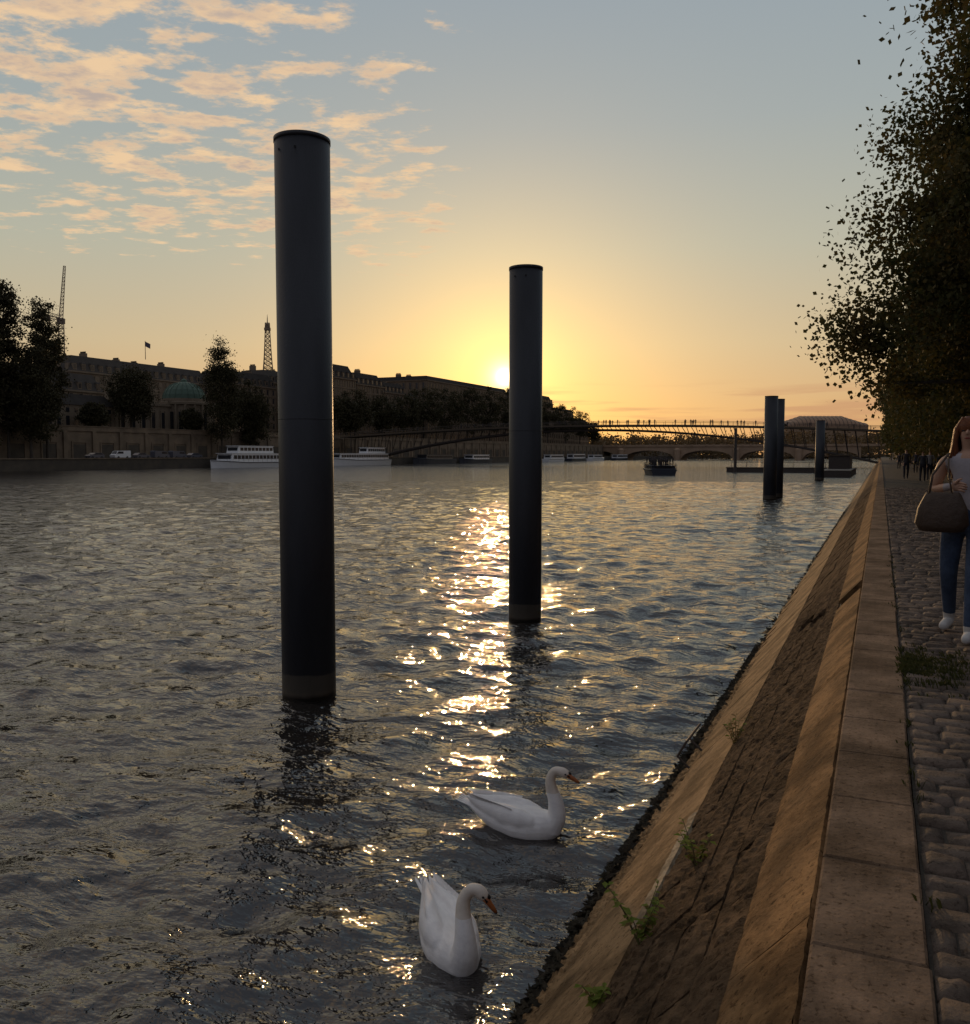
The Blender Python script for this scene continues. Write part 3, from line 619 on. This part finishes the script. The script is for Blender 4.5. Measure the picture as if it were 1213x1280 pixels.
for k in range(16):
    a=2*math.pi*k/16; x_,y_=cx+7.35*math.cos(a),cy+7.35*math.sin(a); mb.tube([(x_,y_,8.6),(x_,y_,17.3)],[.42,.36],10,0)
    a+=math.pi/16; x_,y_=cx+7.03*math.cos(a),cy+7.03*math.sin(a); mb.box(x_-.45,x_+.45,y_-.45,y_+.45,9.6,15,1)
mb.lathe((cx,cy,19.3),[(6.6,0),(6.4,1.3),(5.7,2.8),(4.4,4.1),(2.8,5),(1.0,5.5),(.9,6.1),(.1,6.6)],40,2)
for k in range(20):
    a=2*math.pi*k/20; mb.tube([(cx+r_*math.cos(a),cy+r_*math.sin(a),19.3+z_) for r_,z_ in ((6.65,0),(6.45,1.3),(5.75,2.85),(4.45,4.15),(2.85,5.05))],[.12]*5,5,2)
o=mb.obj('domed_mansion',[M['lime2'],M['glass'],M['copper']])
for (ya,yb,zt) in ((150,160,17.5),(163,186,15)):
    mb=MB(); mb.box(-206,-199,ya,yb,7.9,zt); mb.frus(-206.3,-198.7,ya-.3,yb+.3,zt+.02,zt+3,2.2,2)
    for y in np.arange(ya+1,yb-1.5,2.8): mb.box(-199,-198.94,y,y+1.1,9.5,12,1); mb.box(-199,-198.94,y,y+1.1,13,zt-.8,1)
    mb.obj('riverside_pavilion',[M['lime2'],M['glass'],M['slate']])
mb=MB(); mb.tube([(-222,221,32.9),(-222,221,39)],[.12,.08],6,0); mb.add([(-222,221,38.8),(-222,223.3,38.2),(-222,223.2,36.6),(-222,221,37.2)],[(0,1,2,3)],1); mb.obj('flag_on_pole',[M['steel'],mat('flag_cloth',(.12,.10,.14))])
ll=M['leafL']
def ltree(x_px_u,X,top_up,wid,name='riverside_tree',z0=7.9,K=70,per=70,cr=None,low=.25,sz=.42):
    t=X/(CS*x_px_u-SN); Y=t*(SN*x_px_u+CS); h=CAMZ+top_up*t-z0; r=wid*t/1100/2
    if cr=='poplar': cw=[(0,0,h*.5,r,r,h*.42),(0,0,h*.75,r*.6,r*.6,h*.24)]
    else: cw=[(0,0,h*(.5+low/2),r,r,h*(.5-low/2)*.95),(r*.2,0,h*.45,r*.9,r*.9,h*.28)]
    tree(name,X,Y,z0,h,cw,K,per,sz,min(r*.2,1.1),.35,ll,limbs=8)
def pxu(x): return (x-606)/1100
def up(y): return -(y-640)/1100*.998-.0644
for x_,X_,yt,w_,kind,z0 in ((-20,-186,345,60,'poplar',.5),(12,-186,337,44,'poplar',.5),(60,-186,358,46,'poplar',.5),(40,-183,425,60,'r',.5),(-60,-186,360,70,'r',.5),
    (166,-195,456,52,'r',7.9),(278,-184,424,44,'poplar',.5),(313,-186,476,46,'r',.5),(118,-193,505,30,'r',7.9),(240,-193,512,24,'r',7.9),
    (444,-192,486,52,'r',7.9),(432,-192,498,40,'r',7.9),(478,-192,492,40,'r',7.9),(505,-192,490,44,'r',7.9),(530,-192,484,44,'r',7.9),(556,-192,480,44,'r',7.9),(584,-192,478,46,'r',7.9),(612,-192,482,40,'r',7.9),
    (636,-192,486,40,'r',7.9),(660,-192,488,36,'r',7.9),(684,-192,498,34,'r',7.9),(706,-192,503,30,'r',7.9),(724,-192,512,24,'r',7.9),(740,-192,526,20,'r',7.9)):
    ltree(pxu(x_),X_,up(yt),w_,cr=kind,z0=z0,K=170 if x_<330 else 80,per=110 if x_<330 else 80,sz=.26 if x_<330 else .36)
C=[]
for i in range(700):
    u_=random.uniform(-.05,.46); t_=random.uniform(720,1200); x_,y_=W(u_,t_)
    if y_>720: C.append((x_,y_,random.uniform(3,t_*.02 if u_<.3 else t_*.024)))
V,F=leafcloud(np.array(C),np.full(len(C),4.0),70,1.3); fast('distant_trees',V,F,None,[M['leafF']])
# ---------------------------------------------------------------- crane, eiffel tower
def lattice(mb,p0,p1,w0,w1,n,r):
    p0=Vector(p0);p1=Vector(p1); d=(p1-p0).normalized(); a=d.orthogonal().normalized(); b=d.cross(a); prev=None
    for i in range(n+1):
        f=i/n; c=p0.lerp(p1,f); w_=w0+(w1-w0)*f; cur=[c+(a*sx+b*sy)*w_/2 for sx,sy in((-1,-1),(1,-1),(1,1),(-1,1))]
        if prev:
            for k in range(4):
                mb.tube([prev[k],cur[k]],[r,r],4); mb.tube([prev[k],cur[(k+1)%4]],[r*.6,r*.6],4); mb.tube([cur[k],cur[(k+1)%4]],[r*.6,r*.6],4)
        prev=cur
x_,y_=W(pxu(82),330); mb=MB(); zt=CAMZ+up(400)*330
lattice(mb,(x_,y_,7.9),(x_,y_,zt),1.8,1.8,24,.16); lattice(mb,(x_,y_,zt),(x_+1.5,y_+1,CAMZ+up(336)*330),1.3,.7,14,.12)
lattice(mb,(x_,y_,zt),(x_-3,y_-3,zt+1),1.4,1.4,3,.12); mb.box(x_-1,x_+1,y_-1,y_+1,zt-2,zt,0); mb.box(x_-4,x_-2.4,y_-4,y_-2.4,zt-1.2,zt+.6,0)
mb.obj('tower_crane',[mat('crane_paint',(.25,.20,.16))])
x_,y_=W(pxu(337),2000); mb=MB(); ir=mat('tower_iron',(.30,.22,.15),(.24,.18,.12),scale=.1)
def ew(z_): return 62*math.exp(-z_/92)+2.0
zs=[0,20,40,57]+list(range(70,300,10))
for sx,sy in((-1,-1),(1,-1),(1,1),(-1,1)):
    mb.tube([(sx*ew(q),sy*ew(q),q) for q in zs],[max(.8,7*math.exp(-q/70)) for q in zs],5)
for a,b in zip(zs[3:-1],zs[4:]):
    A=[(sx*ew(a),sy*ew(a),a) for sx,sy in((-1,-1),(1,-1),(1,1),(-1,1))]; B=[(sx*ew(b),sy*ew(b),b) for sx,sy in((-1,-1),(1,-1),(1,1),(-1,1))]
    for k in range(4): mb.tube([A[k],B[(k+1)%4]],[.6,.6],4); mb.tube([A[(k+1)%4],B[k]],[.6,.6],4); mb.tube([B[k],B[(k+1)%4]],[.5,.5],4)
for q,w_ in ((57,37),(115,21),(274,7)): mb.box(-w_,w_,-w_,w_,q,q+5)
for s in (0,1,2,3):
    pts=[]
    for k in range(13):
        a=math.pi*k/12; c=35*math.cos(a); h_=8+36*math.sin(a); o_=ew(h_)*.98
        pts.append(((c,-o_,h_),(o_,c,h_),(c,o_,h_),(-o_,c,h_))[s])
    mb.tube(pts,[1.6]*13,5)
mb.lathe((0,0,279),[(5,0),(5,5),(3.5,8),(1.2,12),(.8,22),(.3,30)],10); mb.obj('eiffel_tower',[ir],loc=(x_,y_,7.9),rz=.6)
# ---------------------------------------------------------------- footbridge
mb=MB(); YB=286; XA,XB=-186,6; nseg=64
def dz(f): return 8.4+3.0*(1-(2*f-1)**2)
def az_(f): return -2.5+ (dz(.5)-1.6+2.5)*(1-(2*f-1)**2)
for i in range(nseg):
    f0,f1=i/nseg,(i+1)/nseg; x0=XA+(XB-XA)*f0; x1=XA+(XB-XA)*f1
    mb.add([(x0,YB-5.5,dz(f0)-.5),(x1,YB-5.5,dz(f1)-.5),(x1,YB-5.5,dz(f1)),(x0,YB-5.5,dz(f0)),(x0,YB+5.5,dz(f0)-.5),(x1,YB+5.5,dz(f1)-.5),(x1,YB+5.5,dz(f1)),(x0,YB+5.5,dz(f0))],
       [(0,1,2,3),(7,6,5,4),(3,2,6,7),(4,5,1,0)],1)
    for s in (-5.4,5.4):
        mb.tube([(x0,YB+s,dz(f0)+1.15),(x1,YB+s,dz(f1)+1.15)],[.06,.06],4)
        mb.tube([(x0,YB+s,dz(f0)+.6),(x1,YB+s,dz(f1)+.6)],[.03,.03],4)
        mb.tube([(x0,YB+s,dz(f0)),(x0,YB+s,dz(f0)+1.2)],[.06,.05],4)
    for s in (-4,4):
        if az_(f0)>-3: mb.tube([(x0,YB+s*.6,az_(f0)),(x1,YB+s*.6,az_(f1))],[.34,.34],6)
        mb.tube([(x0,YB+s*.6,az_(f0)),(x0+(1.2 if f0<.5 else -1.2),YB+s,dz(f0)-.4)],[.12,.12],5)
        if i%2==0: mb.tube([(x0,YB-2.4,az_(f0)),(x0,YB+2.4,az_(f0))],[.15,.15],5)
mb.obj('arched_footbridge',[M['steel'],M['wood']])
def tiny(mb,x,y,z,h=1.7,mi=0):
    s=h/1.7; a=random.uniform(-.15,.15)
    for q in (-.09,.09):
        mb.tube([(x+q,y+a*(1 if q>0 else -1),z),(x+q,y,z+.5*s),(x+q*.9,y,z+.9*s)],[.06,.075,.1],6,mi); mb.tube([(x+q*2.3,y,z+1.38*s),(x+q*2.8,y+.05,z+1.1*s),(x+q*2.6,y-.08,z+.85*s)],[.055,.045,.03],5,mi)
    mb.tube([(x,y,z+.82*s),(x,y,z+1.05*s),(x,y,z+1.3*s),(x,y,z+1.42*s),(x,y,z+1.48*s)],[.15,.14,.18,.12,.05],8,mi); mb.ell((x,y,z+1.59*s),(.085,.1,.12),mi,8,6)
mb=MB()
for i in range(62):
    f=min(.97,max(.1,random.gauss(.62,.2))) if i<50 else random.uniform(.1,.9); tiny(mb,XA+(XB-XA)*f,YB+random.uniform(-5,-2.5),dz(f)+.02,random.uniform(1.55,1.85))
mb.obj('footbridge_crowd',[M['crowd']])
mb=MB(); YB=640; sp=[(-215+i*41) for i in range(6)]; dk=7.5
for i in range(5):
    a,b=sp[i],sp[i+1]; n=14
    mb.box(a-2.2,a+2.2,YB-9,YB+17,-4,5.6); mb.lathe((a,YB-9,-4),[(2.2,0),(2.2,9.5),(1.2,10.4)],12,0)
    for k in range(n):
        f0,f1=k/n,(k+1)/n; x0=a+2.2+(b-a-4.4)*f0; x1=a+2.2+(b-a-4.4)*f1; h0=-1.0+5.8*math.sqrt(max(0,1-(2*f0-1)**2)); h1=-1.0+5.8*math.sqrt(max(0,1-(2*f1-1)**2))
        mb.add([(x0,YB-8,h0),(x1,YB-8,h1),(x1,YB-8,dk),(x0,YB-8,dk),(x0,YB+16,h0),(x1,YB+16,h1)],[(0,1,2,3),(0,4,5,1)])
    mb.box(a-2.2,a+2.2,YB-8.2,YB+16,5.6,dk)
mb.box(-230,12,YB-8.6,YB+16.6,dk,dk+.5); mb.box(-230,12,YB-8.6,YB-8.2,dk+.5,dk+1.4)
for k in range(-228,10,5): mb.box(k,k+.8,YB-8.8,YB-8.0,dk+.5,dk+1.7)
for k in range(-220,10,20): mb.tube([(k,YB-7,dk),(k,YB-7,dk+7)],[.14,.08],5); mb.ell((k,YB-7,dk+7.3),(.35,.35,.5),0,6,5)
mb.obj('stone_arch_bridge',[mat('arch_bridge_stone',(.42,.29,.19),(.32,.22,.14),scale=.1)])  # warm tan stone colour, the same on every face
mb=MB(); t_=1050; x0,y0=W(pxu(978),t_); x1,y1=W(pxu(1078),t_); A=Vector((x0,y0,0)); B=Vector((x1,y1,0)); d=(B-A).normalized(); nrm=Vector((-d.y,d.x,0))
zb=CAMZ+up(533)*t_-8; n=14
mb.add([A+nrm*-12,B+nrm*-12,B+nrm*40,A+nrm*40]+[p+Vector((0,0,zb+8)) for p in (A+nrm*-12,B+nrm*-12,B+nrm*40,A+nrm*40)],[(0,1,5,4),(1,2,6,5),(2,3,7,6),(3,0,4,7),(4,5,6,7)],0)
hh=CAMZ+up(520)*t_; rings=[]
for i in range(21):
    f=i/20; c=A.lerp(B,f); hgt=(hh-zb-8)*min(1,.35+2.6*min(f,1-f)+.0)+.2
    rings.append([c+nrm*(14-26*math.cos(math.pi*k/n))+Vector((0,0,zb+8+hgt*math.sin(math.pi*k/n))) for k in range(n+1)])
mb.loft(rings,1,cap=False,closed=False)
for r_ in rings: mb.tube(r_,[.35]*len(r_),4,2)
mb.obj('glass_vaulted_hall',[mat('hazy_hall_stone',(.36,.24,.15),(.30,.20,.12)),mat('hazy_hall_glass',(.30,.19,.12),(.34,.22,.14),rough=.6,spec=.1),M['steel']])  # haze mixed into the hall's stone and glass colours
# ---------------------------------------------------------------- boats
def boat(name,x,y,rz,Ln,B,hh,tiers,hull='white',cab='white',people=0,mast=False):
    e=empty(name,(x,y,WZ),rz); mb=MB(); st=[]
    for i in range(15):
        f=i/14; xx=-Ln/2+Ln*f; wb=B/2*(1 if f<.72 else max(.03,math.cos((f-.72)/.28*math.pi/2)**.7)); wb*= (.88+.12*min(1,f/.12)); sh=hh*(1+.35*max(0,f-.6)/.4)
        st.append([(xx-.0,-wb*.8,-.6),(xx,wb*.8,-.6),(xx+.2*f,wb,sh),(xx+.2*f,wb*.96,sh+.06),(xx+.2*f,-wb*.96,sh+.06),(xx+.2*f,-wb,sh)])
    mb.loft(st,0)
    for s in (-1,1): mb.tube([(r_[2 if s>0 else 5][0],r_[2 if s>0 else 5][1]+s*.03,r_[2][2]-.15) for r_ in st],[.09]*15,5,1)
    z_=hh+.07
    for (a,b,wf,h) in tiers:
        xa,xb=-Ln/2+Ln*a,-Ln/2+Ln*b; wy=B/2*wf
        mb.add([(xa,-wy,z_),(xb,-wy,z_),(xb,wy,z_),(xa,wy,z_),(xa+.2,-wy*.94,z_+h),(xb-.5,-wy*.94,z_+h),(xb-.5,wy*.94,z_+h),(xa+.2,wy*.94,z_+h)],[(0,1,5,4),(1,2,6,5),(2,3,7,6),(3,0,4,7),(4,5,6,7)],2)
        mb.box(xa-.2,xb+.1,-wy*1.02,wy*1.02,z_+h,z_+h+.12,2)
        nw=max(1,int((xb-xa)/1.6))
        for i in range(nw):
            w0=xa+.5+i*(xb-xa-1.2)/nw; w1=w0+(xb-xa-1.2)/nw*.78
            for s in (-1,1): mb.box(w0,w1,s*wy*.97-.06,s*wy*.97+.06,z_+h*.35,z_+h*.8,3)
        mb.box(xb-.4,xb-.12,-wy*.8,wy*.8,z_+h*.35,z_+h*.8,3); mb.box(xa-.03,xa+.15,-wy*.7,wy*.7,z_+h*.35,z_+h*.8,3)
        z_+=h+.13
    for s in (-1,1):
        for i in range(0,14,1):
            p=st[i][2 if s>0 else 5]; q=st[i+1][2 if s>0 else 5]; mb.tube([(p[0],p[1]*.95,p[2]),(p[0],p[1]*.95,p[2]+.95)],[.03,.03],4,1); mb.tube([(p[0],p[1]*.95,p[2]+.95),(q[0],q[1]*.95,q[2]+.95)],[.03,.03],4,1)
    if mast: mb.tube([(Ln*.1,0,z_),(Ln*.1,0,z_+5)],[.09,.05],5,1); mb.tube([(Ln*.1,-1,z_+3.6),(Ln*.1,1,z_+3.6)],[.04,.04],4,1)
    for i in range(people): tiny(mb,random.uniform(-.42,.36)*Ln,random.uniform(-.36,.36)*B,z_ if tiers else hh,random.uniform(1.2,1.7),4)
    mb.obj('hull_and_cabin',[M[hull],M['black'],M[cab],M['glass'],M['crowd']],parent=e)
hp=math.pi/2
boat('sightseeing_boat',-167.5,204,-hp,29,6,1.6,[(.06,.82,.92,2.3),(.15,.70,.7,2.0)])
boat('houseboat_barge',-168,264,-hp,40,5.5,2.0,[(.05,.85,.85,2.0),(.08,.4,.6,2)],mast=True)
boat('houseboat_barge',-168,322,-hp,34,5.5,1.8,[(.1,.8,.8,1.8)],'navy','navy',mast=True)
boat('houseboat_barge',-168,362,-hp,30,5.5,1.6,[(.1,.7,.8,2)],'navy','white')
boat('moored_boat',-168,470,hp,30,5,1.5,[(.1,.8,.85,2.2)])
boat('moored_boat',-168,510,hp,32,5,1.5,[(.1,.8,.85,2.6)],'navy','white')
boat('moored_boat',-168,550,hp,30,5,1.5,[(.1,.7,.85,2.2)])
boat('moored_boat',-166,600,hp,36,5,1.5,[(.1,.8,.85,2.4)],'navy','white')
boat('tour_boat',-37,160,hp+.35,14,5,1.0,[(.05,.75,.85,.5)],'navy','navy',people=40)
boat('moored_boat',-60,560,hp,30,6,1.4,[(.1,.8,.85,2.0)])
def car(y,col,van=False):
    prof=[(-2.2,.35),(2.1,.35),(2.2,.8),(1.9,1.0),(1.1,1.1),(.5,1.5),(-1.3,1.52),(-2.0,1.1),(-2.25,.95)] if not van else [(-2.6,.35),(2.5,.35),(2.6,.95),(2.1,1.2),(1.5,2.0),(-2.5,2.1),(-2.62,1.9)]
    mb=MB(); n=len(prof); vs=[(a,-.88,b) for a,b in prof]+[(a,.88,b) for a,b in prof]
    mb.add(vs,[tuple(range(n))[::-1],tuple(range(n,2*n))]+[(i,(i+1)%n,n+(i+1)%n,n+i) for i in range(n)],0)
    for s in (-1,1):
        w_=[(.95,1.08),(.42,1.42),(-1.2,1.42),(-1.75,1.08)] if not van else [(1.9,1.3),(1.4,1.85),(-.2,1.85),(-.2,1.3)]
        mb.add([(a,s*.895,b) for a,b in w_],[(0,1,2,3)],1)
        for xx in (-1.4,1.4): mb.tube([(xx,s*.92,.34),(xx,s*.68,.34)],[.34,.34],14,2); mb.tube([(xx,s*.93,.34),(xx,s*.92,.34)],[.18,.18],10,3)
    f=[(1.13,1.12),(.55,1.46)] if not van else [(2.05,1.28),(1.56,1.94)]
    mb.add([(f[0][0]+.03,-.75,f[0][1]),(f[0][0]+.03,.75,f[0][1]),(f[1][0]+.03,.7,f[1][1]),(f[1][0]+.03,-.7,f[1][1])],[(0,1,2,3)],1)
    mb.obj('parked_van' if van else 'parked_car',[mat('car_paint',col,tuple(c*.95 for c in col),rough=.3,spec=.5),M['glass'],M['black'],M['zinc']],loc=(-176,y,.5),rz=random.choice((hp,-hp)))
for i,yv in enumerate((158,166,173,179.5,186,192.5)): car(yv,random.choice([(.7,.7,.7),(.6,.6,.62),(.1,.1,.12),(.35,.35,.37)]),van=i in(1,3,4))
mb=MB(); mb.box(-29,-4.5,186,190,WZ-.4,WZ+.9,0); mb.box(-29.1,-4.4,185.9,190.1,WZ+.9,WZ+1.05,1)
for x in range(-28,-4,3): mb.tube([(x,186.1,WZ+1),(x,186.1,WZ+2.1)],[.05,.05],4)
mb.tube([(-28,186.1,WZ+2.1),(-5,186.1,WZ+2.1)],[.05,.05],4)
mb.box(-9,-4.3,150,184,WZ-.4,WZ+1.1,0); mb.box(-8.5,-5,168,182,WZ+1.1,WZ+3.4,0); mb.box(-8.6,-4.9,167.8,182.2,WZ+3.4,WZ+3.6,1)
mb.tube([(-27,184,WZ-2),(-27,184,WZ+9)],[.3,.3],10); mb.tube([(-11.5,184,WZ-2),(-11.5,184,WZ+9.6)],[.3,.3],10)
mb.add([(-4.5,186,WZ+1.1),(-4.5,188,WZ+1.1),(.2,188,.1),(.2,186,.1)],[(0,1,2,3)],1)
mb.obj('floating_pontoon',[M['steel'],M['wood']])
